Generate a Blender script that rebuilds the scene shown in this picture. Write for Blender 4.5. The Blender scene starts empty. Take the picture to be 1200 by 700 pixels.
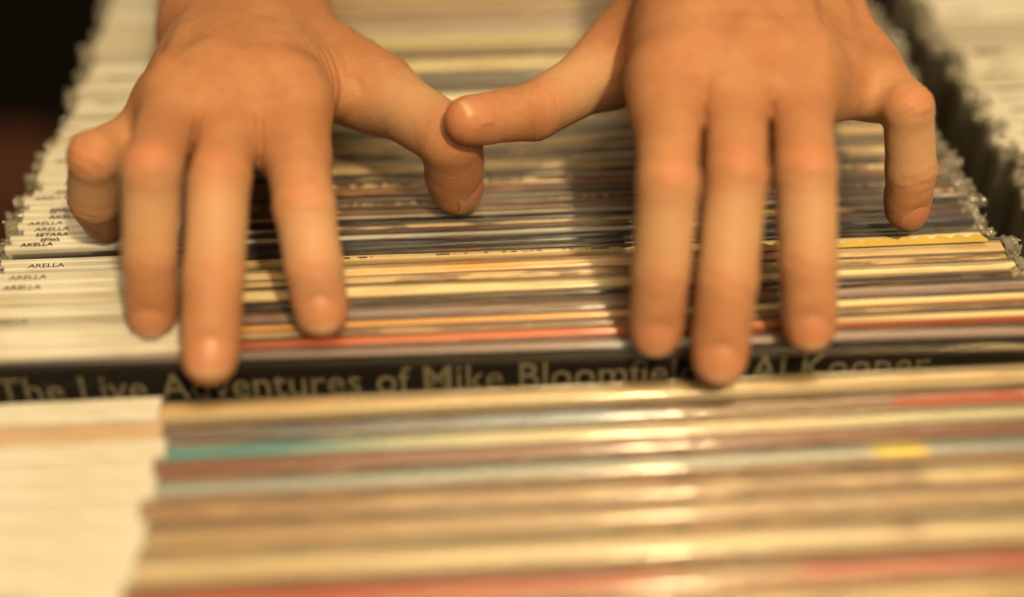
import bpy, bmesh, math, random
import numpy as np
from mathutils import Vector

random.seed(7)
R = math.radians
MM = 0.001
scene = bpy.context.scene

# ------------------------------------------------------------------ camera
PITCH, YAW, HEIGHT = 37.7, 1.6, 261.0
cam = bpy.data.objects.new('camera', bpy.data.cameras.new('camera'))
scene.collection.objects.link(cam)
cam.location = (0, 0, HEIGHT * MM)
cam.rotation_euler = (R(90 - PITCH), 0, R(-YAW))
cam.data.sensor_width = 36.0
cam.data.lens = 49.5
cam.data.clip_start = 0.01
cam.data.clip_end = 50
cam.data.dof.use_dof = True
cam.data.dof.focus_distance = 0.438
cam.data.dof.aperture_fstop = 2.15
cam.data.dof.aperture_blades = 0
scene.camera = cam

# ------------------------------------------------------------------ world and lamps
world = bpy.data.worlds.new('World')
scene.world = world
world.use_nodes = True
bg = world.node_tree.nodes['Background']
bg.inputs['Color'].default_value = (1.0, 0.70, 0.36, 1)
bg.inputs['Strength'].default_value = 0.22


def lamp(name, loc, target, size, power, color):
    d = bpy.data.lights.new(name, 'AREA')
    d.shape = 'DISK'
    d.size = size
    d.energy = power
    d.color = color
    o = bpy.data.objects.new(name, d)
    scene.collection.objects.link(o)
    o.location = loc
    o.rotation_euler = (Vector(target) - Vector(loc)).to_track_quat('-Z', 'Y').to_euler()
    return o


lamp('ceiling_spot', (0.26, -0.45, 1.0), (0.02, 0.33, 0), 0.08, 18.0, (1.0, 0.75, 0.39))
lamp('shop_lamp', (0.16, -0.60, 1.0), (0.02, 0.33, 0), 0.7, 10.5, (1.0, 0.745, 0.375))
lamp('ceiling_lamp', (0.30, 0.45, 1.6), (0.05, 0.42, 0), 0.9, 14.0, (1.0, 0.74, 0.37))

scene.view_settings.view_transform = 'Standard'
scene.view_settings.look = 'None'
scene.view_settings.exposure = -0.12
scene.view_settings.gamma = 1.0
scene.render.engine = 'CYCLES'
scene.cycles.use_denoising = True
scene.cycles.max_bounces = 8
scene.cycles.diffuse_bounces = 3
scene.cycles.glossy_bounces = 3
scene.cycles.transparent_max_bounces = 14
scene.cycles.caustics_reflective = False
scene.cycles.caustics_refractive = False
scene.cycles.sample_clamp_indirect = 4.0

# ------------------------------------------------------------------ material helpers
LIGHT_TINT = (0.95, 0.715, 0.385)


def ph(r, g, b):
    """paint colour of a surface that looks (r, g, b) under the warm shop lamps"""
    out = []
    for v, t in zip((r, g, b), LIGHT_TINT):
        v = v / 255.0
        lin = v / 12.92 if v <= 0.04045 else ((v + 0.055) / 1.055) ** 2.4
        out.append(max(0.004, min(0.86, lin / t)))
    return tuple(out)


def new_mat(name):
    m = bpy.data.materials.new(name)
    m.use_nodes = True
    nt = m.node_tree
    bsdf = nt.nodes['Principled BSDF']
    return m, nt, bsdf


def node(nt, kind, **kw):
    n = nt.nodes.new(kind)
    for k, v in kw.items():
        setattr(n, k, v)
    return n


def mathn(nt, op, a, b=None, c=None):
    n = node(nt, 'ShaderNodeMath', operation=op)
    for i, v in enumerate((a, b, c)):
        if v is None:
            continue
        if isinstance(v, (int, float)):
            n.inputs[i].default_value = v
        else:
            nt.links.new(v, n.inputs[i])
    return n.outputs[0]


def mixc(nt, fac, a, b, mode='MIX'):
    n = node(nt, 'ShaderNodeMix', data_type='RGBA', blend_type=mode)
    if isinstance(fac, (int, float)):
        n.inputs[0].default_value = fac
    else:
        nt.links.new(fac, n.inputs[0])
    for i, v in ((6, a), (7, b)):
        if isinstance(v, tuple):
            n.inputs[i].default_value = (*v[:3], 1)
        else:
            nt.links.new(v, n.inputs[i])
    return n.outputs[2]


def noise(nt, vec, scale, detail=2.0, rough=0.5, stretch=None):
    if stretch:
        mp = node(nt, 'ShaderNodeMapping')
        mp.inputs['Scale'].default_value = stretch
        nt.links.new(vec, mp.inputs['Vector'])
        vec = mp.outputs[0]
    n = node(nt, 'ShaderNodeTexNoise')
    n.inputs['Scale'].default_value = scale
    n.inputs['Detail'].default_value = detail
    n.inputs['Roughness'].default_value = rough
    nt.links.new(vec, n.inputs['Vector'])
    return n.outputs['Fac']


def smooth(nt, val, lo, hi):
    n = node(nt, 'ShaderNodeMapRange', interpolation_type='SMOOTHSTEP')
    nt.links.new(val, n.inputs['Value'])
    n.inputs['From Min'].default_value = lo
    n.inputs['From Max'].default_value = hi
    return n.outputs['Result']


def spine_material(name, t, stops, blotch=None, amount=0.5, edge=None, marks=None, seed=0.0):
    """printed cardboard: colours along the spine, smudges, edge lines of the covers and rows of small print"""
    m, nt, bsdf = new_mat(name)
    tc = node(nt, 'ShaderNodeTexCoord')
    add = node(nt, 'ShaderNodeVectorMath', operation='ADD')
    nt.links.new(tc.outputs['Object'], add.inputs[0])
    add.inputs[1].default_value = (seed, seed * 0.37, 0)
    vec = add.outputs[0]
    sep = node(nt, 'ShaderNodeSeparateXYZ')
    nt.links.new(tc.outputs['Object'], sep.inputs[0])
    wob = noise(nt, vec, 30, 2, 0.5, (1, 1, 1))
    xpos = mathn(nt, 'MULTIPLY_ADD', mathn(nt, 'SUBTRACT', wob, 0.5), 0.012, sep.outputs[0])
    x01 = mathn(nt, 'MULTIPLY_ADD', xpos, 1 / 0.32, 0.5)
    ramp = node(nt, 'ShaderNodeValToRGB')
    el = ramp.color_ramp.elements
    pts = stops if isinstance(stops, list) else [(0, stops)]
    while len(el) > 1:
        el.remove(el[-1])
    el[0].position = max(0, min(1, pts[0][0] / 320 + 0.5))
    el[0].color = (*pts[0][1], 1)
    for x, c in pts[1:]:
        e = el.new(max(0, min(1, x / 320 + 0.5)))
        e.color = (*c, 1)
    nt.links.new(x01, ramp.inputs[0])
    col = ramp.outputs[0]
    if blotch:
        n1 = noise(nt, vec, 1.0, 3, 0.6, (45, 220, 60))
        col = mixc(nt, mathn(nt, 'MULTIPLY', smooth(nt, n1, 0.48, 0.62), amount), col, blotch)
    yy = mathn(nt, 'ABSOLUTE', sep.outputs[1])
    if edge:
        col = mixc(nt, smooth(nt, yy, t * MM * 0.27, t * MM * 0.36), col, edge)
    if marks:
        n2 = noise(nt, vec, 1.0, 1, 0.5, (420, 150, 10))
        gate = smooth(nt, noise(nt, vec, 1.0, 0, 0.5, (16, 1, 1)), 0.50, 0.54)
        band = mathn(nt, 'SUBTRACT', 1.0, smooth(nt, yy, t * MM * 0.14, t * MM * 0.2))
        f = mathn(nt, 'MULTIPLY', mathn(nt, 'MULTIPLY', smooth(nt, n2, 0.5, 0.56), gate), band)
        col = mixc(nt, f, col, marks)
    grain = noise(nt, vec, 900, 3, 0.6)
    col = mixc(nt, 0.22, col, mixc(nt, grain, (0.35, 0.33, 0.3), (1, 1, 1)), 'MULTIPLY')
    nt.links.new(col, bsdf.inputs['Base Color'])
    bsdf.inputs['Roughness'].default_value = 0.5
    bump = node(nt, 'ShaderNodeBump')
    bump.inputs['Strength'].default_value = 0.15
    bump.inputs['Distance'].default_value = 0.0003
    nt.links.new(grain, bump.inputs['Height'])
    nt.links.new(bump.outputs[0], bsdf.inputs['Normal'])
    return m


def plastic_material(name='clear_plastic_film', milk=0.006, rough=0.16, gain=0.62):
    m, nt, bsdf = new_mat(name)
    nt.nodes.remove(bsdf)
    out = nt.nodes['Material Output']
    tr = node(nt, 'ShaderNodeBsdfTransparent')
    tr.inputs[0].default_value = (0.97, 0.965, 0.95, 1)
    gl = node(nt, 'ShaderNodeBsdfGlossy')
    gl.inputs['Roughness'].default_value = rough
    tc = node(nt, 'ShaderNodeTexCoord')
    b = node(nt, 'ShaderNodeBump')
    b.inputs['Strength'].default_value = 0.25
    b.inputs['Distance'].default_value = 0.0008
    n = noise(nt, tc.outputs['Object'], 1.0, 3, 0.6, (30, 320, 200))
    nt.links.new(n, b.inputs['Height'])
    nt.links.new(b.outputs[0], gl.inputs['Normal'])
    fr = node(nt, 'ShaderNodeFresnel')
    fr.inputs['IOR'].default_value = 1.5
    nt.links.new(b.outputs[0], fr.inputs['Normal'])
    fac = mathn(nt, 'MINIMUM', mathn(nt, 'MULTIPLY_ADD', fr.outputs[0], gain, 0.0), 0.6)
    mx = node(nt, 'ShaderNodeMixShader')
    nt.links.new(fac, mx.inputs[0])
    nt.links.new(tr.outputs[0], mx.inputs[1])
    nt.links.new(gl.outputs[0], mx.inputs[2])
    df = node(nt, 'ShaderNodeBsdfDiffuse')
    df.inputs[0].default_value = (0.86, 0.80, 0.68, 1)
    mx2 = node(nt, 'ShaderNodeMixShader')
    mx2.inputs[0].default_value = milk
    nt.links.new(mx.outputs[0], mx2.inputs[1])
    nt.links.new(df.outputs[0], mx2.inputs[2])
    nt.links.new(mx2.outputs[0], out.inputs['Surface'])
    return m


def card_material(name, base):
    m, nt, bsdf = new_mat(name)
    tc = node(nt, 'ShaderNodeTexCoord')
    n = noise(nt, tc.outputs['Object'], 1.0, 3, 0.6, (60, 500, 120))
    g = noise(nt, tc.outputs['Object'], 700, 2)
    c = mixc(nt, smooth(nt, n, 0.42, 0.68), base, tuple(v * k for v, k in zip(base, (0.86, 0.82, 0.74))))
    c = mixc(nt, 0.12, c, mixc(nt, g, (0.5, 0.48, 0.44), (1, 1, 1)), 'MULTIPLY')
    nt.links.new(c, bsdf.inputs['Base Color'])
    bsdf.inputs['Roughness'].default_value = 0.6
    return m


def plain_material(name, c, rough=0.6, c2=None, scale=60):
    m, nt, bsdf = new_mat(name)
    tc = node(nt, 'ShaderNodeTexCoord')
    n = noise(nt, tc.outputs['Object'], scale, 4, 0.6)
    nt.links.new(mixc(nt, smooth(nt, n, 0.35, 0.65), c, c2 or tuple(v * 0.7 for v in c)), bsdf.inputs['Base Color'])
    bsdf.inputs['Roughness'].default_value = rough
    return m


PLASTIC = plastic_material()
GLOSSY_FILM = plastic_material('thick_glossy_film', 0.012, 0.11, 1.5)
CRINKLED = plastic_material('crinkled_plastic_ends', 0.13, 0.10, 1.3)
CARD = card_material('white_label_card', (0.58, 0.57, 0.545))
CARD_OLD = card_material('ivory_label_card', (0.48, 0.455, 0.40))
CARD_GREY = card_material('grey_label_card', (0.40, 0.38, 0.35))
CARD_SALMON = card_material('salmon_label_card', (0.48, 0.35, 0.26))
INK = plain_material('black_ink', (0.02, 0.018, 0.016))
COVER = plain_material('black_cover', (0.006, 0.004, 0.005), 0.7)
COVER.node_tree.nodes['Principled BSDF'].inputs['Specular IOR Level'].default_value = 0.1
PALE_INK = plain_material('pale_ink', (0.19, 0.165, 0.115), 0.6)

# ------------------------------------------------------------------ object helpers


def link(name, me, mat=None, parent=None, smooth_shade=False):
    o = bpy.data.objects.new(name, me)
    scene.collection.objects.link(o)
    if mat is not None and not me.materials:
        me.materials.append(mat)
    if parent is not None:
        o.parent = parent
    if smooth_shade:
        me.polygons.foreach_set('use_smooth', [True] * len(me.polygons))
    return o


def thing(name, label, cat, loc=(0, 0, 0), rotz=0.0, group=None):
    o = bpy.data.objects.new(name, None)
    o.empty_display_size = 0.02
    scene.collection.objects.link(o)
    o.location = loc
    o.rotation_euler = (0, 0, rotz)
    o['label'] = label
    o['category'] = cat
    if group:
        o['group'] = group
    return o


def mesh(name, v, f):
    me = bpy.data.meshes.new(name)
    me.from_pydata([tuple(map(float, p)) for p in v], [], f)
    me.update()
    return me


def box_mesh(name, x0, x1, y0, y1, z0, z1, bev=0.0):
    bm = bmesh.new()
    bmesh.ops.create_cube(bm, size=1)
    for v in bm.verts:
        v.co = ((v.co.x + .5) * (x1 - x0) + x0, (v.co.y + .5) * (y1 - y0) + y0, (v.co.z + .5) * (z1 - z0) + z0)
    if bev:
        bmesh.ops.bevel(bm, geom=bm.edges[:], offset=bev, segments=2, affect='EDGES', profile=0.6)
    me = bpy.data.meshes.new(name)
    bm.to_mesh(me)
    bm.free()
    return me


def sweep_x(name, profile, xs, rnd, wy, wz, closed=True, ends=None):
    """profile (y, z) in mm pushed along x with slight warps; ends(x) gives a pinch factor and crumple size"""
    v, f = [], []
    n = len(profile)
    ph1, ph2 = rnd.uniform(0, 6), rnd.uniform(0, 6)
    for i, x in enumerate(xs):
        dy = wy * math.sin(x * 0.017 + ph1) + wy * 0.4 * rnd.uniform(-1, 1)
        dz = wz * math.sin(x * 0.023 + ph2) + wz * 0.5 * rnd.uniform(-1, 1)
        pinch, crumple = ends(x) if ends else (1.0, 0.0)
        for (y, z) in profile:
            zz = z + dz * (1 if z > -60 else 0)
            v.append(((x + crumple * rnd.uniform(-.5, .5)) * MM, (y * pinch + dy + crumple * rnd.uniform(-1, 1) * (1 if z > -60 else .15)) * MM,
                      (zz + crumple * rnd.uniform(-1, 1) * (1 if z > -60 else .1) - (1 - pinch) * (1.5 if z > -3 else 0)) * MM))
    for i in range(len(xs) - 1):
        for j in range(n if closed else n - 1):
            a, b = i * n + j, i * n + (j + 1) % n
            f.append((a, b, b + n, a + n))
    if closed:
        f.append(tuple(range(n - 1, -1, -1)))
        f.append(tuple((len(xs) - 1) * n + j for j in range(n)))
    return mesh(name, v, f)


def jacket_mesh(t, half, rnd, warp=0.35):
    h = t / 2
    r = min(0.8, h * 0.5)
    prof = [(-h, -308), (h, -308), (h, -120), (h, -r), (h - r * .3, -r * .3), (h - r, 0), (-(h - r), 0), (-(h - r * .3), -r * .3), (-h, -r), (-h, -120)]
    xs = np.linspace(-half, half, 15)
    return sweep_x('record_jacket', prof, xs, rnd, warp, 0.22)


def film_mesh(t, half, rnd, slack=0.35, film=None):
    h = t / 2 + slack
    r = 2.2
    prof = [(-h, -310), (-h, -100), (-h, -r)]
    top = 0.8 + min(0.9, h * 0.22)
    b = min(2.4, h)
    for a in (158, 138, 120, 105, 90, 75, 60, 42, 22):
        prof.append((h * math.cos(R(a)), top - b + b * math.sin(R(a))))
    prof += [(h, -r), (h, -100), (h, -310)]
    over = rnd.uniform(3.5, 7.5)
    xs = [-half - over, -half - over * .75, -half - over * .5, -half - over * .25] + list(np.linspace(-half, half, 27)) + \
         [half + over * .25, half + over * .5, half + over * .75, half + over]

    def ends(x):
        e = max(0, (abs(x) - half) / over)
        return 1 - 0.55 * e, 1.25 * min(1, e * 3)
    me = sweep_x('plastic_sleeve', prof, xs, rnd, 0.18, 0.12, closed=False, ends=ends)
    me.materials.append(film or PLASTIC)
    me.materials.append(CRINKLED)
    np_ = len(prof) - 1
    mi = np.zeros(len(me.polygons), np.int32)
    mi[:np_ * 4] = 1
    mi[-np_ * 4:] = 1
    for j in (0, 1, np_ - 1, np_ - 2):   # the flat sides stay clear
        mi[j::np_] = 0
    me.polygons.foreach_set('material_index', mi)
    return me


def text_mesh(body, size, xscale=1.0, extrude=0.0, bold=0.0):
    cu = bpy.data.curves.new('lettering', 'FONT')
    cu.body = body
    cu.size = size
    cu.space_line = 0.62
    cu.resolution_u = 2
    cu.extrude = extrude
    cu.offset = bold
    o = bpy.data.objects.new('lettering', cu)
    me = bpy.data.meshes.new_from_object(o)
    bpy.data.objects.remove(o)
    for v in me.vertices:
        v.co.x *= xscale
    return me


# ------------------------------------------------------------------ the shop bin, floor and wall
floor_mat = plain_material('dark_floor', (0.008, 0.006, 0.005), 0.95)
floor_mat.node_tree.nodes['Principled BSDF'].inputs['Specular IOR Level'].default_value = 0.1
fl = link('floor', mesh('floor', [(-4, -3, -.8), (4, -3, -.8), (4, 5, -.8), (-4, 5, -.8)], [(0, 1, 2, 3)]), floor_mat)
fl['kind'] = 'structure'
black_wood = plain_material('black_stained_wood', (0.014, 0.011, 0.009), 0.5, scale=40)
crate = thing('record_bin', 'black wooden bin that holds the two rows of records upright', 'record bin', (0, 0.4, -0.8))
link('base_board', box_mesh('base_board', -.19, .55, -.30, .36, .462, .48, .002), black_wood, crate)
link('side_board', box_mesh('side_board', -.21, -.192, -.30, .36, .462, .66, .002), black_wood, crate)
link('side_board', box_mesh('side_board', .552, .57, -.30, .36, .462, .66, .002), black_wood, crate)
link('divider_board', box_mesh('divider_board', .1735, .1765, -.30, .36, .482, .70, .001), black_wood, crate)
link('front_board', box_mesh('front_board', -.21, .57, -.32, -.302, .462, .66, .002), black_wood, crate)
link('back_board', box_mesh('back_board', -.21, .57, .362, .38, .462, .66, .002), black_wood, crate)
for sx in (-.19, .53):
    for sy in (-.30, .34):
        link('leg', box_mesh('leg', sx, sx + .04, sy - .02, sy + .02, 0, .461, .003), black_wood, crate)

# ------------------------------------------------------------------ colours of the printed jackets
CREAM = ph(228, 186, 112)
BRIGHT = ph(238, 205, 140)
TAN = ph(196, 150, 86)
OLIVE = ph(172, 126, 70)
KHAKI = ph(192, 146, 80)
BROWN = ph(122, 80, 48)
DARK = ph(48, 28, 18)
BLACK = ph(20, 12, 10)
ORANGE = ph(214, 140, 62)
REDOR = ph(200, 92, 42)
RED = ph(172, 78, 46)
MAROON = ph(96, 44, 26)
MAUVE = ph(146, 112, 84)
GREY = ph(128, 106, 78)
BLUEGREY = ph(152, 142, 110)
SLATE = ph(70, 66, 58)
TEAL = ph(86, 122, 100)
PALEGRN = ph(190, 164, 108)
PINK = ph(214, 158, 108)
YELLOW = ph(226, 178, 52)
PURPLE = ph(78, 50, 44)

LEFT = 'row of records under the hands'
# name key, Y, thickness, height, colours, extras, card, text on card, label
DULL_CREAM = ph(205, 164, 104)
DULL_KHAKI = ph(170, 134, 82)
DULL_OLIVE = ph(166, 122, 74)
MAIN = [
 (207.5, 8.0, 0, DULL_OLIVE, dict(blotch=BROWN), CARD, None, 'olive record spine nearest the viewer, in front of the brick-red one'),
 (216.4, 7.6, 0, TAN, dict(blotch=BROWN), CARD, None, 'tan record spine just in front of the brick-red spine'),
 (225.6, 8.4, 0, [(-94, RED), (28, RED), (44, DULL_OLIVE), (68, DULL_OLIVE), (76, RED), (160, RED)], dict(edge=ph(150, 84, 50)), CARD, None, 'brick-red record spine with an olive break, at the lower edge of view'),
 (237.3, 10.6, 0, [(-100, DULL_CREAM), (92, DULL_CREAM), (97, DULL_OLIVE), (99, DULL_OLIVE), (104, DULL_CREAM)], dict(edge=DULL_KHAKI, blotch=DULL_KHAKI, amount=.25), CARD, None, 'broad cream-yellow record spine behind the brick-red spine'),
 (247.5, 7.2, 0, DULL_OLIVE, dict(blotch=DULL_KHAKI, amount=.7), CARD, None, 'olive-tan record spine behind the broad cream-yellow spine'),
 (255.8, 7.4, 0, [(-160, ph(142, 100, 62)), (20, ph(162, 118, 74)), (60, ph(142, 100, 62)), (106, ph(142, 100, 62)), (112, DULL_CREAM), (128, DULL_CREAM), (134, TAN)], dict(blotch=TAN, amount=.7), CARD, None, 'blotchy brown record spine with a pale patch near its far end, behind the olive-tan spine'),
 (264.2, 7.6, 0, [(-160, BLUEGREY), (94, BLUEGREY), (98, YELLOW), (108, YELLOW), (112, BLUEGREY)], dict(edge=ph(140, 96, 60)), CARD, None, 'pale blue-grey record spine with a small yellow patch'),
 (271.6, 4.4, 0, ph(128, 76, 52), dict(blotch=BROWN), CARD, None, 'thin maroon-brown record spine between the blue-grey and the teal spines'),
 (277.6, 6.2, 0, [(-95, TEAL), (-62, TEAL), (-10, PALEGRN), (70, DULL_CREAM), (110, PALEGRN)], dict(blotch=DULL_CREAM, amount=.3), CARD, None, 'record spine that fades from teal to pale cream-green'),
 (284.2, 4.6, 0, [(-90, ph(100, 92, 78)), (-40, ph(100, 92, 78)), (-10, ph(128, 124, 108)), (30, ph(122, 124, 116)), (50, ph(138, 98, 64)), (108, ph(138, 98, 64)), (113, RED), (160, RED)], dict(blotch=BROWN), CARD_SALMON, None, 'slate-grey record spine with a red end, behind the teal and cream one'),
 (293.6, 7.0, 0, TAN, dict(blotch=DULL_CREAM, amount=.4, edge=DULL_KHAKI), CARD, None, 'tan record spine just in front of the black record with white title'),
 (306.6, 3.2, 8, 'TITLE', {}, None, None, 'black record with a white printed title, under the longest fingertips'),
 (310.9, 3.9, 8, [(-90, RED), (-30, REDOR), (60, REDOR), (100, TAN), (125, CREAM)], dict(edge=ph(150, 70, 36)), CARD, None, 'red-orange record spine just behind the black titled record'),
 (314.9, 3.2, 8, BROWN, dict(blotch=TAN, amount=.6, edge=DARK), CARD, None, 'thin brown record spine behind the red-orange spine'),
 (318.4, 3.2, 8, [(-90, ORANGE), (20, ORANGE), (60, CREAM), (160, CREAM)], dict(edge=ph(190, 116, 54)), CARD, None, 'orange record spine that turns cream, between two brown spines'),
 (323.6, 6.2, 8, MAUVE, dict(blotch=BROWN, amount=.8, edge=PURPLE), CARD_GREY, 'ARELLA', 'grey-brown record spine with dark edges, behind the orange and cream spine'),
 (329.0, 3.0, 8, DARK, dict(blotch=BROWN), CARD, None, 'thin dark brown record spine in front of the bright cream one'),
 (334.1, 6.0, 8, CREAM, dict(blotch=TAN, edge=TAN), CARD_OLD, None, 'bright cream record spine in the middle of the raised batch'),
 (339.2, 3.0, 8, TAN, dict(blotch=BROWN, amount=.9), CARD, 'ARELLA', 'thin tan record spine with brown smudges behind the bright cream one'),
 (344.2, 5.8, 8, [(-90, CREAM), (0, ORANGE), (40, PINK), (60, ph(190, 110, 66)), (88, ph(190, 110, 66)), (96, TAN)], dict(blotch=CREAM, amount=.4), CARD, 'ARELLA', 'cream-orange record spine with a scalloped yellow strip at one end'),
 (361.6, 2.6, 0, [(-90, TAN), (100, TAN), (110, CREAM)], dict(marks=DARK), CARD, 'ARELLA', 'thin tan record spine right behind the raised batch'),
 (364.4, 2.4, 0, BLACK, dict(blotch=BROWN, amount=.4), CARD, None, 'thin black record spine with faint brown smudges behind the thin tan one'),
 (368.9, 5.2, 0, [(-160, BLACK), (-60, ph(44, 42, 40)), (160, ph(52, 50, 46))], dict(edge=BLACK), None, None, 'slate-black record with no white label card'),
 (373.3, 2.3, 0, [(-90, ph(176, 150, 112)), (60, ph(190, 166, 128)), (90, PURPLE)], {}, CARD, 'AKELLA', 'light grey record spine behind the unlabelled slate-black one'),
 (375.8, 1.9, 0, [(-90, DARK), (60, BROWN), (84, PURPLE)], dict(blotch=DARK), CARD, 'ARELLA\nRETARA', 'thin dark brown record spine between a grey and a pinkish spine'),
 (378.2, 1.8, 0, [(-90, PINK), (30, TAN), (80, YELLOW), (126, KHAKI), (130, MAROON)], dict(blotch=DARK, amount=.8), CARD, 'SETARA', 'pinkish tan record spine with dark dashes, in front of the black gap stand-in'),
 (381.2, 3.2, 0, ph(12, 8, 8), {}, CARD, 'ARELLA', 'added black record spine that stands in for a dark gap, below the thumb tip'),  # added record, its black stands in for the shade in an open gap
 (384.2, 2.5, 0, [(-90, ph(176, 140, 96)), (60, ph(190, 156, 110)), (110, MAUVE)], dict(edge=DARK), CARD, 'ARELLA', 'thin pale record spine behind the black gap stand-in, below the thumb tip'),
 (387.6, 3.6, 0, BROWN, dict(blotch=DARK, marks=PINK), CARD, 'AKELLA', 'brown record spine with a row of orange dots under the thumb tip'),
 (391.7, 3.6, 0, ph(104, 70, 46), dict(blotch=DARK, marks=TAN), CARD, 'AKELLA\nSETRA', 'dark brown record spine behind the one with orange dots'),
 (395.3, 3.0, 0, DARK, dict(edge=ph(150, 120, 84)), CARD, None, 'nearly black record spine with pale edges beneath the thumb'),
 (398.6, 2.7, 0, MAROON, dict(blotch=ORANGE, amount=.6), CARD, 'ARELLA', 'thin maroon record spine with orange smudges beneath the thumb'),
 (403.0, 5.0, 0, ph(150, 98, 58), dict(blotch=DARK, marks=CREAM), CARD, 'ARELLA', 'reddish tan record spine in front of a dark one, beneath the thumb'),
 (408.5, 4.2, 0, ph(60, 44, 30), dict(blotch=OLIVE, amount=.7), CARD, 'AKELLA\nSETARA', 'dark olive-brown record spine passing below the two thumbs'),
 (414.7, 6.8, 0, TAN, dict(blotch=BROWN, amount=.8), CARD, None, 'tan record spine with brown patches directly below the two thumbs'),
 (421.9, 6.0, 0, ph(84, 58, 36), dict(blotch=OLIVE, amount=.8), CARD, 'SETARA', 'dark brown record spine half hidden by the touching thumbs'),
 (429.4, 7.2, 0, KHAKI, dict(blotch=BROWN, amount=.6), CARD, None, 'khaki record spine crossing right behind the touching thumb tips'),
 (437.0, 6.2, 0, ph(96, 74, 44), dict(blotch=KHAKI, amount=.5), CARD_OLD, 'ARELLA', 'dark olive record spine just behind the touching thumbs'),
 (444.8, 7.6, 0, TAN, dict(blotch=OLIVE, amount=.6), CARD, None, 'tan record spine between two dark spines behind the thumbs'),
 (452.8, 6.6, 0, ph(72, 54, 38), dict(blotch=BROWN), CARD_OLD, None, 'dark record spine in front of a cream one, in the V between the thumbs'),
 (462.4, 8.6, 0, [(-60, ph(250, 215, 145)), (80, BRIGHT)], dict(edge=CREAM), CARD, 'AKELLA', 'cream record spine lowest in the V between the thumbs'),
 (469.4, 3.3, 0, DARK, dict(blotch=BROWN), CARD_GREY, None, 'thin dark record spine behind the cream spine in the V of the thumbs'),
 (474.3, 5.2, 0, GREY, dict(edge=ph(90, 74, 56)), CARD, None, 'grey record spine in front of a charcoal one, between the hands'),
 (480.0, 4.6, 0, ph(84, 70, 52), dict(blotch=GREY), CARD_OLD, 'SETARA', 'charcoal record spine in front of an olive-cream one, between the hands'),
 (487.8, 8.0, 0, ph(232, 192, 114), dict(blotch=OLIVE, amount=.4), CARD, None, 'olive-cream record spine between the hands'),
 (497.4, 7.6, 0, ph(126, 92, 54), dict(blotch=DARK, amount=.7), CARD_GREY, None, 'brown record spine in front of the broad far cream one, between the hands'),
 (508.0, 10.8, 0, [(-80, ph(246, 206, 128)), (40, ph(246, 206, 128)), (60, BRIGHT)], dict(edge=KHAKI), CARD_OLD, None, 'broad cream record spine farthest back between the hands'),
 (520.3, 11.0, 0, ph(196, 156, 112), dict(blotch=ph(165,130,100), amount=.7), CARD_OLD, None, 'pinkish-grey record spine behind the broad far cream one'),
 (532.6, 11.2, 0, ph(176, 132, 84), dict(blotch=TAN, amount=.6), CARD, None, 'brown record spine near the upper edge of view'),
 (544.8, 10.8, 0, TAN, dict(blotch=OLIVE, amount=.6), CARD_OLD, None, 'tan record spine second from the far end of view'),
 (556.6, 9.8, 0, OLIVE, dict(blotch=TAN), CARD, None, 'olive record spine farthest back in the row under the hands'),
]


def add_card(root, t, x0, x1, mat, text, rnd, lo, hi):
    """folded white card over the spine, from lo to hi across it"""
    r = 0.7
    prof = [(lo, -40), (hi, -40), (hi, 1.0), (hi - r * .3, 1.6), (hi - r, 1.95), (lo + r, 1.95), (lo + r * .3, 1.6), (lo, 1.0)]
    me = sweep_x('label_card', prof, list(np.linspace(x0, x1, 6)), rnd, 0.05, 0.22)
    c = link('label_card', me, mat, root)
    if text:
        lines = text.count('\n') + 1
        size = min(2.8, (hi - lo) / (1.5 if lines == 2 else 0.95)) * MM
        tx = link('lettering', text_mesh(text, size, 1.15, 0.00002, 0.00003), INK, c)
        mid = 0.5 * (lo + hi)
        tx.location = ((x0 + rnd.uniform(3, 9)) * MM, mid * MM + (-0.36 * size if lines == 1 else -0.05 * size), 0.00222)
    return c


def add_record(label, group, x, y, z, t, rotz, tilt, stops, extra, card, text, rnd, half=154.0, name='record', fat=(None, None), slack=0.35):
    root = thing(name, label, 'record', (x * MM, y * MM, z * MM), rotz, group)
    root.rotation_euler = (tilt, 0, rotz)
    m = spine_material('printed_cardboard', t, stops, seed=rnd.uniform(0, 9), **extra)
    link('record_jacket', jacket_mesh(t, half, rnd), m, root)
    if card:
        add_card(root, t, -half - 0.8, -half + rnd.uniform(60, 64), card, text, rnd, fat[0], fat[1])
    link('plastic_sleeve', film_mesh(t, half, rnd, slack, GLOSSY_FILM if y < 300 and x < 100 else None), None, root, True)
    return root


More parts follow.
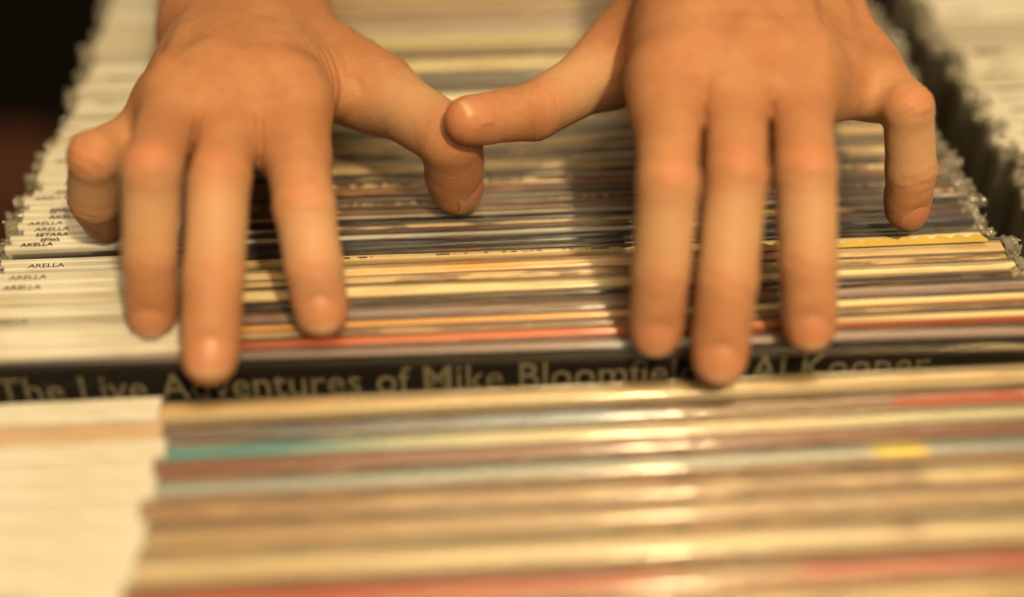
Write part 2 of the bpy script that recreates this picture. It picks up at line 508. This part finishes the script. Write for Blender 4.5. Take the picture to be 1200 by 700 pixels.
rnd = random.Random(11)
for n, (y, t, z, stops, extra, card, text, label) in enumerate(MAIN):
    lo, hi = -t / 2 - 0.6, t / 2 + 0.6
    if n and y - MAIN[n - 1][0] < 12 and MAIN[n - 1][3] != 'TITLE':
        lo = -0.5 * (y - MAIN[n - 1][0]) + 0.12
    if n + 1 < len(MAIN) and MAIN[n + 1][0] - y < 12 and MAIN[n + 1][3] != 'TITLE':
        hi = 0.5 * (MAIN[n + 1][0] - y) - 0.12
    lo, hi = max(lo, -t / 2 - 1.6), min(hi, t / 2 + 1.6)
    if 'faint brown' in label:
        hi = t / 2 + .1
    if 'behind the unlabelled' in label:
        lo = -t / 2 - .1
    if 'blotchy' in label:
        hi -= 1.3
    x = 6.5 + rnd.uniform(-2.2, 2.2) + (1.5 if z else 0)
    front = y < 295
    t += 0.7 if front else 0.0
    rz = R((2.5 if front else 2.3) + rnd.uniform(-.25, .25))
    if stops == 'TITLE':
        rz = R(1.1)
        stops = [(-160, ph(60, 50, 46)), (20, MAUVE), (40, ph(170, 160, 140)), (52, ph(226, 200, 150)), (62, ph(226, 200, 150)), (66, MAUVE)]
        root = add_record(label, LEFT, x, y, z - 0.5, t, rz, R(-1.0), stops, {}, None, None, rnd, slack=1.3)
        face = link('cover', box_mesh('cover', -.154, .154, -(t / 2 + .9) * MM, -(t / 2 + .6) * MM, -.30, -.0008), COVER, root)
        tm = text_mesh('The Live Adventures of Mike Bloomfield & Al Kooper', 13.6 * MM, 1.0, 0.00003, 0.00005)
        xs = [v.co.x for v in tm.vertices]
        k = 0.266 / (max(xs) - min(xs))
        for v in tm.vertices:
            v.co.x *= k
        tx = link('title_lettering', tm, PALE_INK, face)
        tx.rotation_euler = (R(90), 0, 0)
        tx.location = (-.146, -(t / 2 + .94) * MM, -.0142)
        continue
    root = add_record(label, LEFT, x, y, z, t, rz, R(rnd.uniform(-.25, .25)), stops, extra, card, text, rnd, fat=(lo, hi))
    if 'scalloped' in label:
        # yellow paper strip with a scalloped rear edge
        v, f = [], []
        n = 60
        x0, x1 = 76, 149
        for i in range(n + 1):
            u = i / n
            xx = x0 + (x1 - x0) * u
            bump_ = abs(math.sin(u * math.pi * 13)) ** .6 * 2.8
            for (yy, zz) in ((-1.0, 2.0), (0.2 + bump_, 2.0), (0.2 + bump_, 1.75), (-1.0, 1.75)):
                v.append((xx * MM, yy * MM, zz * MM))
        for i in range(n):
            for j in range(4):
                a, b = i * 4 + j, i * 4 + (j + 1) % 4
                f.append((a, a + 4, b + 4, b))
        f += [(0, 1, 2, 3), (4 * n + 3, 4 * n + 2, 4 * n + 1, 4 * n)]
        st = link('paper_strip', mesh('paper_strip', v, f), plain_material('yellow_paper', (0.55, 0.40, 0.10), .6, (0.48, 0.33, 0.08)), root)
        st['label'] = 'yellow strip with a scalloped edge'

# ------------------------------------------------------------------ neighbouring row
RIGHTG = 'neighbouring row of records'
ords = ['first', 'second', 'third', 'fourth', 'fifth', 'sixth', 'seventh', 'eighth', 'ninth', 'tenth', 'eleventh', 'twelfth',
        'thirteenth', 'fourteenth', 'fifteenth', 'sixteenth', 'seventeenth', 'eighteenth', 'nineteenth', 'twentieth',
        'twenty-first', 'twenty-second', 'twenty-third', 'twenty-fourth', 'twenty-fifth', 'twenty-sixth']
rnd = random.Random(23)
y = 390.0
i = 0
right_cols = [TAN, CREAM, BROWN, KHAKI, MAUVE, OLIVE, BRIGHT, DARK, GREY]
while y < 566:
    t = rnd.uniform(4.6, 7.6) if y < 470 else rnd.uniform(7, 11)
    grey = 497 < y < 512
    card = CARD_GREY if grey else rnd.choice([CARD, CARD, CARD_OLD])
    text = None if (grey or y > 520) else rnd.choice(['ARELLA', 'AKELLA', 'ARELLA\nSETARA', 'SETARA'])
    kind = 'grey label card' if grey else ('ivory label card' if card is CARD_OLD else 'white label card')
    pr = 'printed' if text else 'blank'
    label = f'{ords[i]} record from the front of the neighbouring row, with {pr} {kind}'
    root = add_record(label, RIGHTG, 344 + rnd.uniform(-2.5, 2.5) - (y - 400) * 0.03, y + t / 2, 0, t, R(2.0 + rnd.uniform(-.4, .4)), R(rnd.uniform(-.3, .3)),
                      rnd.choice(right_cols), dict(blotch=BROWN), card, text, rnd, fat=(-t / 2 - .7, t / 2 + .7))
    y += t + rnd.uniform(1.5, 2.0)
    i += 1

# ------------------------------------------------------------------ red-brown bag on the floor, far out of focus
bagm = plain_material('red_brown_leather', (0.10, 0.028, 0.011), 0.7, (0.07, 0.019, 0.008), 12)
bag = thing('leather_bag', 'blurred red-brown leather bag on the dark floor beside the record bin', 'bag', (-0.66, 1.40, -0.8), R(20))
bm = bmesh.new()
bmesh.ops.create_cube(bm, size=1)
bmesh.ops.bevel(bm, geom=bm.edges[:], offset=0.2, segments=5, affect='EDGES', profile=0.5)
for v in bm.verts:
    s = 1 - 0.25 * (v.co.z + .5)
    v.co = (v.co.x * .36, v.co.y * .16 * s, (v.co.z + .5) * .19)
me = bpy.data.meshes.new('body')
bm.to_mesh(me)
bm.free()
link('body', me, bagm, bag, True)
pts = [Vector((-.09 + .18 * a / 12, 0, .178 + .07 * math.sin(math.pi * a / 12))) for a in range(13)]
v, f = [], []
for p in pts:
    for k in range(6):
        v.append((p.x, p.y + .008 * math.cos(k * math.pi / 3), p.z + .008 * math.sin(k * math.pi / 3)))
for a in range(12):
    for k in range(6):
        f.append((a * 6 + k, a * 6 + (k + 1) % 6, a * 6 + 6 + (k + 1) % 6, a * 6 + 6 + k))
link('handle', mesh('handle', v, f), bagm, bag, True)

# ------------------------------------------------------------------ hands


def A(*v):
    return np.array(v, dtype=np.float64)


def nrm(v):
    return v / np.linalg.norm(v)


def capsule(p, a, b, r1, r2):
    ba = (b - a).astype(np.float32)
    pa = p - a.astype(np.float32)
    h = np.clip(pa @ ba / float(ba @ ba), 0, 1)
    d = pa - h[:, None] * ba
    return np.sqrt(np.einsum('ij,ij->i', d, d)) - (r1 + (r2 - r1) * h)


def smin(a, b, k):
    h = np.maximum(k - np.abs(a - b), 0) / k
    return np.minimum(a, b) - h * h * k * 0.25


def smax(a, b, k):
    return -smin(-a, -b, k)


def surface_nets(D, origin, h):
    S = D < 0
    cnt = np.zeros(tuple(s - 1 for s in D.shape), np.int8)
    corners = [(i, j, k) for i in (0, 1) for j in (0, 1) for k in (0, 1)]
    sl = lambda c: tuple(slice(o, D.shape[a] - 1 + o) for a, o in enumerate(c))
    for c in corners:
        cnt += S[sl(c)]
    act = np.argwhere((cnt > 0) & (cnt < 8))
    idx = -np.ones(cnt.shape, np.int64)
    idx[tuple(act.T)] = np.arange(len(act))
    vals = {c: D[tuple((act + np.array(c)).T)] for c in corners}
    acc = np.zeros((len(act), 3))
    n = np.zeros(len(act))
    for c in corners:
        for ax in range(3):
            if c[ax] == 0:
                c2 = list(c)
                c2[ax] = 1
                v1, v2 = vals[c], vals[tuple(c2)]
                m = (v1 < 0) != (v2 < 0)
                tt = np.where(m, v1 / np.where(m, v1 - v2, 1), 0)
                pt = np.tile(np.array(c, float), (len(act), 1))
                pt[:, ax] += tt
                acc[m] += pt[m]
                n[m] += 1
    V = origin + h * (act + acc / n[:, None])
    quads = []
    for ax in range(3):
        b, c = (ax + 1) % 3, (ax + 2) % 3
        s1 = [slice(1, -1)] * 3
        s1[ax] = slice(0, -1)
        s2 = list(s1)
        s2[ax] = slice(1, None)
        a_, b_ = S[tuple(s1)], S[tuple(s2)]
        e = np.argwhere(a_ != b_)
        sgn = a_[tuple(e.T)]
        off = np.ones(3, int)
        off[ax] = 0
        e = e + off
        eb = np.zeros(3, int)
        eb[b] = 1
        ec = np.zeros(3, int)
        ec[c] = 1
        q = np.stack([idx[tuple((e - eb - ec).T)], idx[tuple((e - ec).T)], idx[tuple(e.T)], idx[tuple((e - eb).T)]], 1)
        q[~sgn] = q[~sgn][:, ::-1]
        quads.append(q)
    return V, np.concatenate(quads)


def skin_material():
    m, nt, bsdf = new_mat('skin')
    tc = node(nt, 'ShaderNodeTexCoord')
    at = node(nt, 'ShaderNodeAttribute', attribute_name='blush')
    v = tc.outputs['Object']
    n1 = noise(nt, v, 55, 3, 0.55)
    n2 = noise(nt, v, 260, 3, 0.6)
    base = mixc(nt, smooth(nt, n1, 0.3, 0.7), (0.415, 0.203, 0.106), (0.35, 0.155, 0.077))
    base = mixc(nt, mathn(nt, 'MULTIPLY', smooth(nt, n2, 0.45, 0.7), 0.42), base, (0.33, 0.125, 0.06))
    pl = node(nt, 'ShaderNodeAttribute', attribute_name='pale')
    base = mixc(nt, mathn(nt, 'MULTIPLY', pl.outputs['Fac'], 0.62), base, (0.56, 0.385, 0.235))
    base = mixc(nt, at.outputs['Fac'], base, (0.47, 0.165, 0.095))
    nt.links.new(base, bsdf.inputs['Base Color'])
    bsdf.inputs['Roughness'].default_value = 0.55
    bsdf.inputs['Specular IOR Level'].default_value = 0.28
    bsdf.inputs['Subsurface Weight'].default_value = 0.35
    bsdf.inputs['Subsurface Radius'].default_value = (1.0, 0.4, 0.22)
    bsdf.inputs['Subsurface Scale'].default_value = 0.004
    vo = node(nt, 'ShaderNodeTexVoronoi', feature='DISTANCE_TO_EDGE')
    vo.inputs['Scale'].default_value = 900
    nt.links.new(v, vo.inputs['Vector'])
    hgt = mathn(nt, 'ADD', mathn(nt, 'MULTIPLY', smooth(nt, vo.outputs['Distance'], 0, 0.25), 0.4), n2)
    b = node(nt, 'ShaderNodeBump')
    b.inputs['Strength'].default_value = 0.3
    b.inputs['Distance'].default_value = 0.0006
    nt.links.new(hgt, b.inputs['Height'])
    nt.links.new(b.outputs[0], bsdf.inputs['Normal'])
    return m


SKIN = skin_material()
NAIL, _nt, _b = new_mat('fingernail')
_tc = node(_nt, 'ShaderNodeAttribute', attribute_name='freeedge')
_nt.links.new(mixc(_nt, _tc.outputs['Fac'], (0.43, 0.185, 0.105), (0.48, 0.31, 0.18)), _b.inputs['Base Color'])
_b.inputs['Roughness'].default_value = 0.45
_b.inputs['Subsurface Weight'].default_value = 0.2
_b.inputs['Subsurface Scale'].default_value = 0.002
SLEEVE = plain_material('black_cloth', (0.012, 0.011, 0.012), 0.9, scale=300)


def build_hand(label, H):
    F = {k: [A(*p) for p in v] for k, v in H['fingers'].items()}
    rad = H['radii']
    order = ['index', 'middle', 'ring', 'pinky']
    mcp = {k: F[k][0] for k in order}
    W = A(*H['wrist'])
    lat = nrm(mcp['index'] - mcp['pinky'])
    fwd = nrm(mcp['middle'] - W)
    lat = nrm(lat - fwd * (lat @ fwd))
    up = np.cross(lat, fwd)
    if up[2] < 0:
        up = -up
    ws = H['spread']
    wr = {'index': W + lat * ws, 'middle': W + lat * ws * .38 + up * 1.5, 'ring': W - lat * ws * .38 + up, 'pinky': W - lat * ws - up}
    elbow = W + A(*H['forearm']) * 230
    el2 = W + A(*H['forearm']) * 120
    outs, bends = {}, {}
    for k in list(order) + ['thumb']:
        m_, p_, d_, t_ = F[k]
        if k != 'thumb':   # middle and end bones nearly in line, bent a little outward at the joint
            o = (p_ - m_) - nrm(t_ - p_) * ((p_ - m_) @ nrm(t_ - p_))
            d_ = F[k][2] = p_ + (t_ - p_) * 0.56 + nrm(o) * 1.8
        axis = np.cross(p_ - m_, d_ - p_)
        if np.linalg.norm(axis) < 1:
            axis = lat
        axis = nrm(axis)
        a = nrm(t_ - d_)
        if k in H['nail_up']:
            o = A(*H['nail_up'][k])
        else:
            o = p_ - 0.5 * (m_ + d_)
        n = o - a * (o @ a)
        outs[k] = nrm(n)
        o2 = p_ - 0.5 * (m_ + d_)
        if k == 'thumb':
            o2 = A(*H['nail_up']['thumb'])
        bends[k] = nrm(o2)

    dir0 = nrm(sum(nrm(F[k][1] - mcp[k]) for k in order[:3])).astype(np.float32)
    base0 = (sum(mcp[k] for k in order[:3]) / 3).astype(np.float32)

    def sdf(p):
        p = p.astype(np.float32)
        d = None
        # back of the hand and palm
        for k in order:
            c = capsule(p, wr[k], mcp[k], 11.5 if k != 'pinky' else H['ulnar'], rad[k][0] * 0.98)
            c2 = capsule(p, wr[k] - up * 6, mcp[k] - up * 7 - fwd * 4, 11 if k != 'pinky' else H['ulnar'], 9.0 if k != 'pinky' else 7.5)
            c = smin(c, c2, 8)
            d = c if d is None else smin(d, c, 17)
        # thenar and heel of the hand
        tm = F['thumb']
        d = smin(d, capsule(p, W - up * 6 + lat * 8, tm[1] - up * 1, 12.5, 10.5), 14)
        d = smin(d, capsule(p, W - up * 8 - lat * ws * .5, mcp['pinky'] - up * 10 - fwd * 12 + lat * 2, 11, 8.5), 9)
        # web between thumb and index
        q1 = tm[0] + (tm[1] - tm[0]) * 0.72
        q2 = W + (mcp['index'] - W) * 0.80 - up * 1.5
        d = smin(d, capsule(p, q1 - up * 1, q2, 6.5, 7.5), 16)
        q1 = tm[0] + (tm[1] - tm[0]) * 0.4
        q2 = W + (mcp['index'] - W) * 0.5 - up * 3
        d = smin(d, capsule(p, q1, q2, 8, 8), 14)
        # forearm
        fa = smin(capsule(p, W + lat * 10, elbow + lat * 16, 16.5, 24), capsule(p, W - lat * 11, elbow - lat * 16, 16.0, 24), 10)
        d = smin(d, fa, 20)
        # finger webs
        for k1, k2 in zip(order[:-1], order[1:]):
            wl = H['web'] if k2 != 'pinky' else H['web_rp']
            a = mcp[k1] + nrm(F[k1][1] - mcp[k1]) * wl - up * 3
            b = mcp[k2] + nrm(F[k2][1] - mcp[k2]) * wl - up * 3
            if (k1, k2) in H['noweb']:
                d = smin(d, capsule(p, (wr[k1] + wr[k2]) * .25 + (mcp[k1] + mcp[k2]) * .25 + up, (mcp[k1] + mcp[k2]) * .5 - fwd * 2, 9.0, 7.5), 12)
                continue
            d = smin(d, capsule(p, a, b, 6.5, 6.0), 11)
            d = smin(d, capsule(p, mcp[k1] + (a - mcp[k1]) * .35 + up * 1.2, mcp[k2] + (b - mcp[k2]) * .35 + up * 1.2, 8.0, 7.8), 12)
            d = smin(d, capsule(p, (wr[k1] + wr[k2]) * .25 + (mcp[k1] + mcp[k2]) * .25 + up, (mcp[k1] + mcp[k2]) * .5 + up * 1.5, 9.5, 8.8), 10)
        # tendons and knuckles
        for k in order:
            a = wr[k] + up * 11.0
            b = mcp[k] + up * (rad[k][0] - 0.8)
            d = smin(d, capsule(p, a + (b - a) * 0.3, b, 1.2, 2.0), 5)
            d = smin(d, capsule(p, mcp[k] + up * 1.6 - fwd * 2, mcp[k] + up * 1.4 + fwd * 3, 8.2 * rad[k][0] / 10.5, 7.6 * rad[k][0] / 10.5), 5)
        # fingers
        m1 = m2 = None
        for k in order + ['thumb']:
            ch, r = F[k], rad[k]
            n, o = outs[k], bends[k]
            c = None
            for s in range(3):
                if k == 'thumb' and s == 0:
                    e = capsule(p, ch[0], ch[1], r[0], r[1])
                else:
                    mid = 0.5 * (ch[s] + ch[s + 1])
                    rm = 0.5 * (r[s] + r[s + 1]) * (1.02 if s == 2 else 1.0)
                    e = np.minimum(capsule(p, ch[s], mid, r[s], rm), capsule(p, mid, ch[s + 1], rm, r[s + 1]))
                c = e if c is None else smin(c, e, 1.5)
            # joint pad and fingertip pulp
            c = smin(c, capsule(p, ch[1] + o * 0.3, ch[1] + o * 0.3 + A(.01, 0, 0), r[1] * .93, r[1] * .93), 2)
            a = nrm(ch[3] - ch[2])
            pulp = ch[2] + (ch[3] - ch[2]) * 0.75 - n * 1.6
            c = smin(c, capsule(p, pulp, pulp + a * 3, r[3] * .93, r[3] * .86), 3)
            # flat bed under the nail
            q = p - (ch[3] + n * (r[3] - 0.55)).astype(np.float32)
            along = q @ a.astype(np.float32)
            plane = q @ n.astype(np.float32)
            gate = np.clip((along + 9) / 4, 0, 1)
            slope = (r[2] - r[3]) / float(np.linalg.norm(ch[3] - ch[2]))
            c = np.where(gate > 0, smax(c, plane - (1 - gate) * 3 - np.maximum(-along, 0) * slope, 2.5), c)
            if k == 'thumb':
                d = smin(d, c, 9)
            else:
                if m1 is None:
                    m1, m2 = c, np.full_like(c, 99)
                else:
                    m2 = np.minimum(m2, np.maximum(m1, c))
                    m1 = np.minimum(m1, c)
        # fused over the knuckles, parted by a slit beyond the webs
        w = np.clip(((p - base0) @ dir0 - H['web'] + 3) / 6, 0, 1)
        fd = (1 - w) * smin(m1, m2, 9) + w * (m1 + np.clip(1.5 - (m2 - m1), 0, 1.5) * 2.6)
        return smin(d, fd, 7)

    allp = np.array([q for k in F for q in F[k]] + [W, el2])
    lo = allp.min(0) - 30
    hi = allp.max(0) + 30
    h = 0.85
    B = 8
    nb = np.ceil((hi - lo) / (h * B)).astype(int) + 1
    gx = [lo[a] + (np.arange(nb[a]) + 0.5) * h * B for a in range(3)]
    G = np.stack(np.meshgrid(*gx, indexing='ij'), -1).reshape(-1, 3)
    cd = sdf(G).reshape(nb)
    full = np.repeat(np.repeat(np.repeat(np.where(cd < 0, -1.0, 1.0).astype(np.float32), B, 0), B, 1), B, 2)
    act = np.argwhere(np.abs(cd) < h * B * 0.866 + 4.5)
    loc = np.stack(np.meshgrid(np.arange(B), np.arange(B), np.arange(B), indexing='ij'), -1).reshape(-1, 3)
    for s in range(0, len(act), 400):
        ii = (act[s:s + 400, None, :] * B + loc[None]).reshape(-1, 3)
        full[tuple(ii.T)] = sdf(lo + ii * h)
    V, Q = surface_nets(full, lo, h)
    # relax
    E = np.concatenate([Q[:, [0, 1]], Q[:, [1, 2]], Q[:, [2, 3]], Q[:, [3, 0]]])
    for _ in range(3):
        acc = np.stack([np.bincount(E[:, 0], V[E[:, 1], a], len(V)) + np.bincount(E[:, 1], V[E[:, 0], a], len(V)) for a in range(3)], 1)
        cnt = np.bincount(E[:, 0], minlength=len(V)) + np.bincount(E[:, 1], minlength=len(V))
        V = 0.5 * V + 0.5 * acc / cnt[:, None]
    # vertex normals
    fn = np.cross(V[Q[:, 2]] - V[Q[:, 0]], V[Q[:, 3]] - V[Q[:, 1]])
    N = np.zeros_like(V)
    for c in range(4):
        for a in range(3):
            N[:, a] += np.bincount(Q[:, c], fn[:, a], len(V))
    N /= np.linalg.norm(N, axis=1)[:, None] + 1e-9
    # creases over the joints and a blush on knuckles and fingertips
    blush = np.zeros(len(V))
    pale = np.zeros(len(V))
    disp = np.zeros(len(V))
    for k in order + ['thumb']:
        ch, r = F[k], rad[k]
        for j, lines, dep in ((1, (-4.2, -1.8, .4, 2.6, 5.0), 0.6), (2, (-1.6, .4, 2.2), 0.45)):
            jp = ch[j]
            ax = nrm(nrm(ch[j + 1] - ch[j]) + nrm(ch[j] - ch[j - 1]))
            o = bends[k] if j == 1 else outs[k]
            o = nrm(o - ax * (o @ ax))
            q = V - jp
            s = q @ ax
            side = np.clip((N @ o - 0.15) / 0.6, 0, 1)
            near = np.clip(1.5 - np.linalg.norm(q, axis=1) / (r[j] * 1.15), 0, 1)
            lat_ = q @ np.cross(ax, o)
            for li, l in enumerate(lines):
                wob = 0.5 * np.sin(lat_ * 0.5 + li * 2.1)
                disp -= dep * np.exp(-((s - l - wob) / 0.75) ** 2) * side * near
            blush = np.maximum(blush, 0.45 * np.exp(-(np.linalg.norm(q - o * r[j], axis=1) / (r[j] * 0.75)) ** 2) * (1 if j == 1 else .6))
        q = V - ch[3]
        blush = np.maximum(blush, 0.5 * np.exp(-(np.linalg.norm(q - nrm(ch[3] - ch[2]) * 4, axis=1) / 9) ** 2))
        mid = ch[1] * .45 + ch[2] * .55
        pale = np.maximum(pale, np.exp(-(np.linalg.norm(V - mid, axis=1) / 15) ** 2 * 1.0))
        if k != 'thumb':
            q = V - (mcp[k] + up * 9)
            blush = np.maximum(blush, 0.22 * np.exp(-(np.linalg.norm(q, axis=1) / 9) ** 2))
    for k1, k2 in zip(order[:-1], order[1:]):
        c = 0.5 * (mcp[k1] + mcp[k2]) + up * 9 - fwd * 4
        q = V - c
        f2 = nrm(0.5 * (mcp[k1] + mcp[k2]) - 0.5 * (wr[k1] + wr[k2]))
        la = q - np.outer(q @ f2, f2) - np.outer(q @ up, up)
        disp -= 1.1 * np.exp(-(np.linalg.norm(la, axis=1) / 4.5) ** 2 - ((q @ f2) / 13) ** 2) * np.clip(N @ up, 0, 1)
    q1 = F['thumb'][0] + (F['thumb'][1] - F['thumb'][0]) * 0.9
    q2 = W + (mcp['index'] - W) * 0.93
    wc = 0.5 * (q1 + q2)
    ax = nrm(q2 - q1)
    q = V - wc
    g = np.exp(-(np.linalg.norm(q, axis=1) / 15) ** 2)
    bis = nrm(np.cross(ax, up))
    s = q @ ax + 0.12 * (q @ bis) + 0.6 * np.sin((q @ bis) * 0.35)
    for l in (-6.5, -2.2, 1.6, 5.0, 9.0):
        disp -= 0.62 * g * np.exp(-((s - l) / 0.85) ** 2)
    V = V + N * disp[:, None]
    me = bpy.data.meshes.new('hand')
    me.vertices.add(len(V))
    org = W
    me.vertices.foreach_set('co', ((V - org) * MM).ravel())
    me.loops.add(Q.size)
    me.loops.foreach_set('vertex_index', Q.ravel().astype(np.int32))
    me.polygons.add(len(Q))
    me.polygons.foreach_set('loop_start', np.arange(0, Q.size, 4, dtype=np.int32))
    me.update(calc_edges=True)
    at = me.attributes.new('blush', 'FLOAT', 'POINT')
    at.data.foreach_set('value', blush.astype(np.float32))
    at = me.attributes.new('pale', 'FLOAT', 'POINT')
    at.data.foreach_set('value', pale.astype(np.float32))
    me.validate()
    hand = link('hand', me, SKIN, None, True)
    hand.location = org * MM
    hand['label'] = label
    hand['category'] = 'hand'
    hand['group'] = 'hands of the person browsing'
    # nails
    for k in order + ['thumb']:
        ch, r = F[k], rad[k]
        a, n = nrm(ch[3] - ch[2]), outs[k]
        l = np.cross(a, n)
        w = r[3] * (0.80 if k != 'thumb' else 0.86)
        L0, L1 = -6.5, r[3] * 0.70
        if k == 'thumb':
            L0, L1 = -8.5, r[3] * 0.62
        nu, nv = 12, 12
        slope = (r[2] - r[3]) / np.linalg.norm(ch[3] - ch[2])
        vs, fe = [], []
        for layer in (0, 1):
            for i in range(nv + 1):
                tv = i / nv
                for j in range(nu + 1):
                    u = j / nu * 2 - 1
                    # rounded outline at both ends
                    end = (1 - abs(u) ** 2.4)
                    s = L0 + (L1 - L0) * tv
                    s = s - (tv ** 3) * (1 - end) * 2.6 + ((1 - tv) ** 3) * (1 - end) * 2.4
                    drop = (u * u) * w * 0.42 + (0.9 * (1 - tv) ** 4) + 1.5 * tv ** 4
                    hgt = r[3] - 0.15 - drop - layer * 0.5 + max(0, -s) * slope
                    vs.append((ch[3] + a * s + n * hgt + l * (u * w) - org) * MM)
                    fe.append(max(0, (tv - 0.80) / 0.12) if tv > .8 else 0)
        fs = []
        st = (nu + 1) * (nv + 1)
        for i in range(nv):
            for j in range(nu):
                q0 = i * (nu + 1) + j
                fs.append((q0, q0 + 1, q0 + nu + 2, q0 + nu + 1))
                fs.append((st + q0, st + q0 + nu + 1, st + q0 + nu + 2, st + q0 + 1))
        ring_ = [j for j in range(nu + 1)] + [i * (nu + 1) + nu for i in range(1, nv + 1)] + \
                [nv * (nu + 1) + j for j in range(nu - 1, -1, -1)] + [i * (nu + 1) for i in range(nv - 1, 0, -1)]
        for i in range(len(ring_)):
            q0, q1 = ring_[i], ring_[(i + 1) % len(ring_)]
            fs.append((q0, q0 + st, q1 + st, q1))
        me = mesh('fingernail', vs, fs)
        at = me.attributes.new('freeedge', 'FLOAT', 'POINT')
        at.data.foreach_set('value', [min(1, x) for x in fe])
        link('fingernail', me, NAIL, hand, True)
    # cuff of the black sleeve
    fdir = A(*H['forearm'])
    c0 = W + fdir * H['cuff']
    vs, fs = [], []
    sides = 28
    rr = random.Random(3)
    prof = [(0, 0.93), (0, 1.0), (3, 1.03), (10, 1.0), (35, 1.04), (60, 1.0), (100, 1.07), (150, 1.1)]
    o3 = np.cross(lat, fdir)
    for (s, g) in prof:
        for j in range(sides):
            th = 2 * math.pi * j / sides
            g2 = g * (1 + 0.02 * math.sin(3 * th + s))
            p = c0 + fdir * s + lat * math.cos(th) * 36 * g2 + o3 * math.sin(th) * 27 * g2
            vs.append((p - org) * MM)
    for i in range(len(prof) - 1):
        for j in range(sides):
            fs.append((i * sides + j, i * sides + (j + 1) % sides, (i + 1) * sides + (j + 1) % sides, (i + 1) * sides + j))
    link('sleeve', mesh('sleeve', vs, fs), SLEEVE, hand, True)
    return hand


HAND_A = dict(
    fingers=dict(
        index=[(-57.0, 375.0, 50.0), (-49.2, 330.7, 39.2), (-43.0, 306.2, 31.8), (-45.0, 312.7, 15.5)],
        middle=[(-75.5, 382.5, 50.0), (-72.6, 333.8, 47.5), (-73.7, 310.3, 28.7), (-74.5, 297.6, 12.0)],
        ring=[(-89.5, 376.5, 49.5), (-87.9, 323.1, 57.4), (-90.1, 310.0, 33.7), (-92.5, 312.9, 15.5)],
        pinky=[(-94.5, 382.0, 35.5), (-111.0, 350.5, 44.5), (-116.2, 360.0, 24.6), (-118.2, 368.5, 10.0)],
        thumb=[(-63.5, 438.0, 31.0), (-31.5, 404.0, 33.5), (-8.5, 375.5, 33.8), (-7.0, 383.0, 10.5)]),
    radii=dict(index=(10.6, 8.6, 8.2, 7.4), middle=(10.6, 8.9, 8.5, 7.7), ring=(10.2, 7.9, 7.5, 6.8), pinky=(10.0, 7.5, 8.1, 7.1), thumb=(13, 11, 9.9, 8.8)),
    wrist=(-83.0, 455.0, 36.0), spread=11, ulnar=7.0, web_rp=0, forearm=tuple(nrm(A(-0.03, 0.90, 0.36))), cuff=70, web=24, noweb=[('ring', 'pinky')],
    nail_up=dict(thumb=(0.85, -0.55, 0.1)))
HAND_B = dict(
    fingers=dict(
        index=[(56.0, 361.5, 62.0), (50.6, 315.0, 55.9), (47.0, 300.1, 33.9), (48.2, 301.3, 15.5)],
        middle=[(75.4, 368.5, 63.0), (69.1, 319.2, 55.4), (64.7, 298.7, 32.3), (65.0, 293.3, 12.0)],
        ring=[(94.0, 370.0, 60.5), (88.9, 322.7, 54.0), (89.2, 302.8, 33.9), (91.2, 302.4, 15.5)],
        pinky=[(120.5, 398.0, 44.0), (129.0, 365.5, 48.0), (132.9, 365.7, 28.8), (134.9, 364.2, 12.0)],
        thumb=[(68.7, 444.8, 41.5), (42.6, 407.0, 39.8), (17.3, 381.3, 39.3), (-3.1, 366.0, 45.8)]),
    radii=dict(index=(10.4, 8.3, 7.9, 7.2), middle=(10.4, 8.7, 8.4, 7.6), ring=(10.2, 8.5, 8.1, 7.3), pinky=(11.2, 7.4, 7.6, 6.8), thumb=(13, 10.6, 8.9, 7.2)),
    wrist=(95.0, 460.0, 69.0), spread=22, ulnar=11.5, web_rp=16, forearm=tuple(nrm(A(0.12, 0.86, 0.42))), cuff=45, web=19, noweb=[],
    nail_up=dict(thumb=(-0.15, -0.5, 0.85)))
build_hand('bare hand whose thumb tip presses on the records, below the other thumb', HAND_A)
build_hand('bare hand with its thumb resting on top of the other thumb', HAND_B)
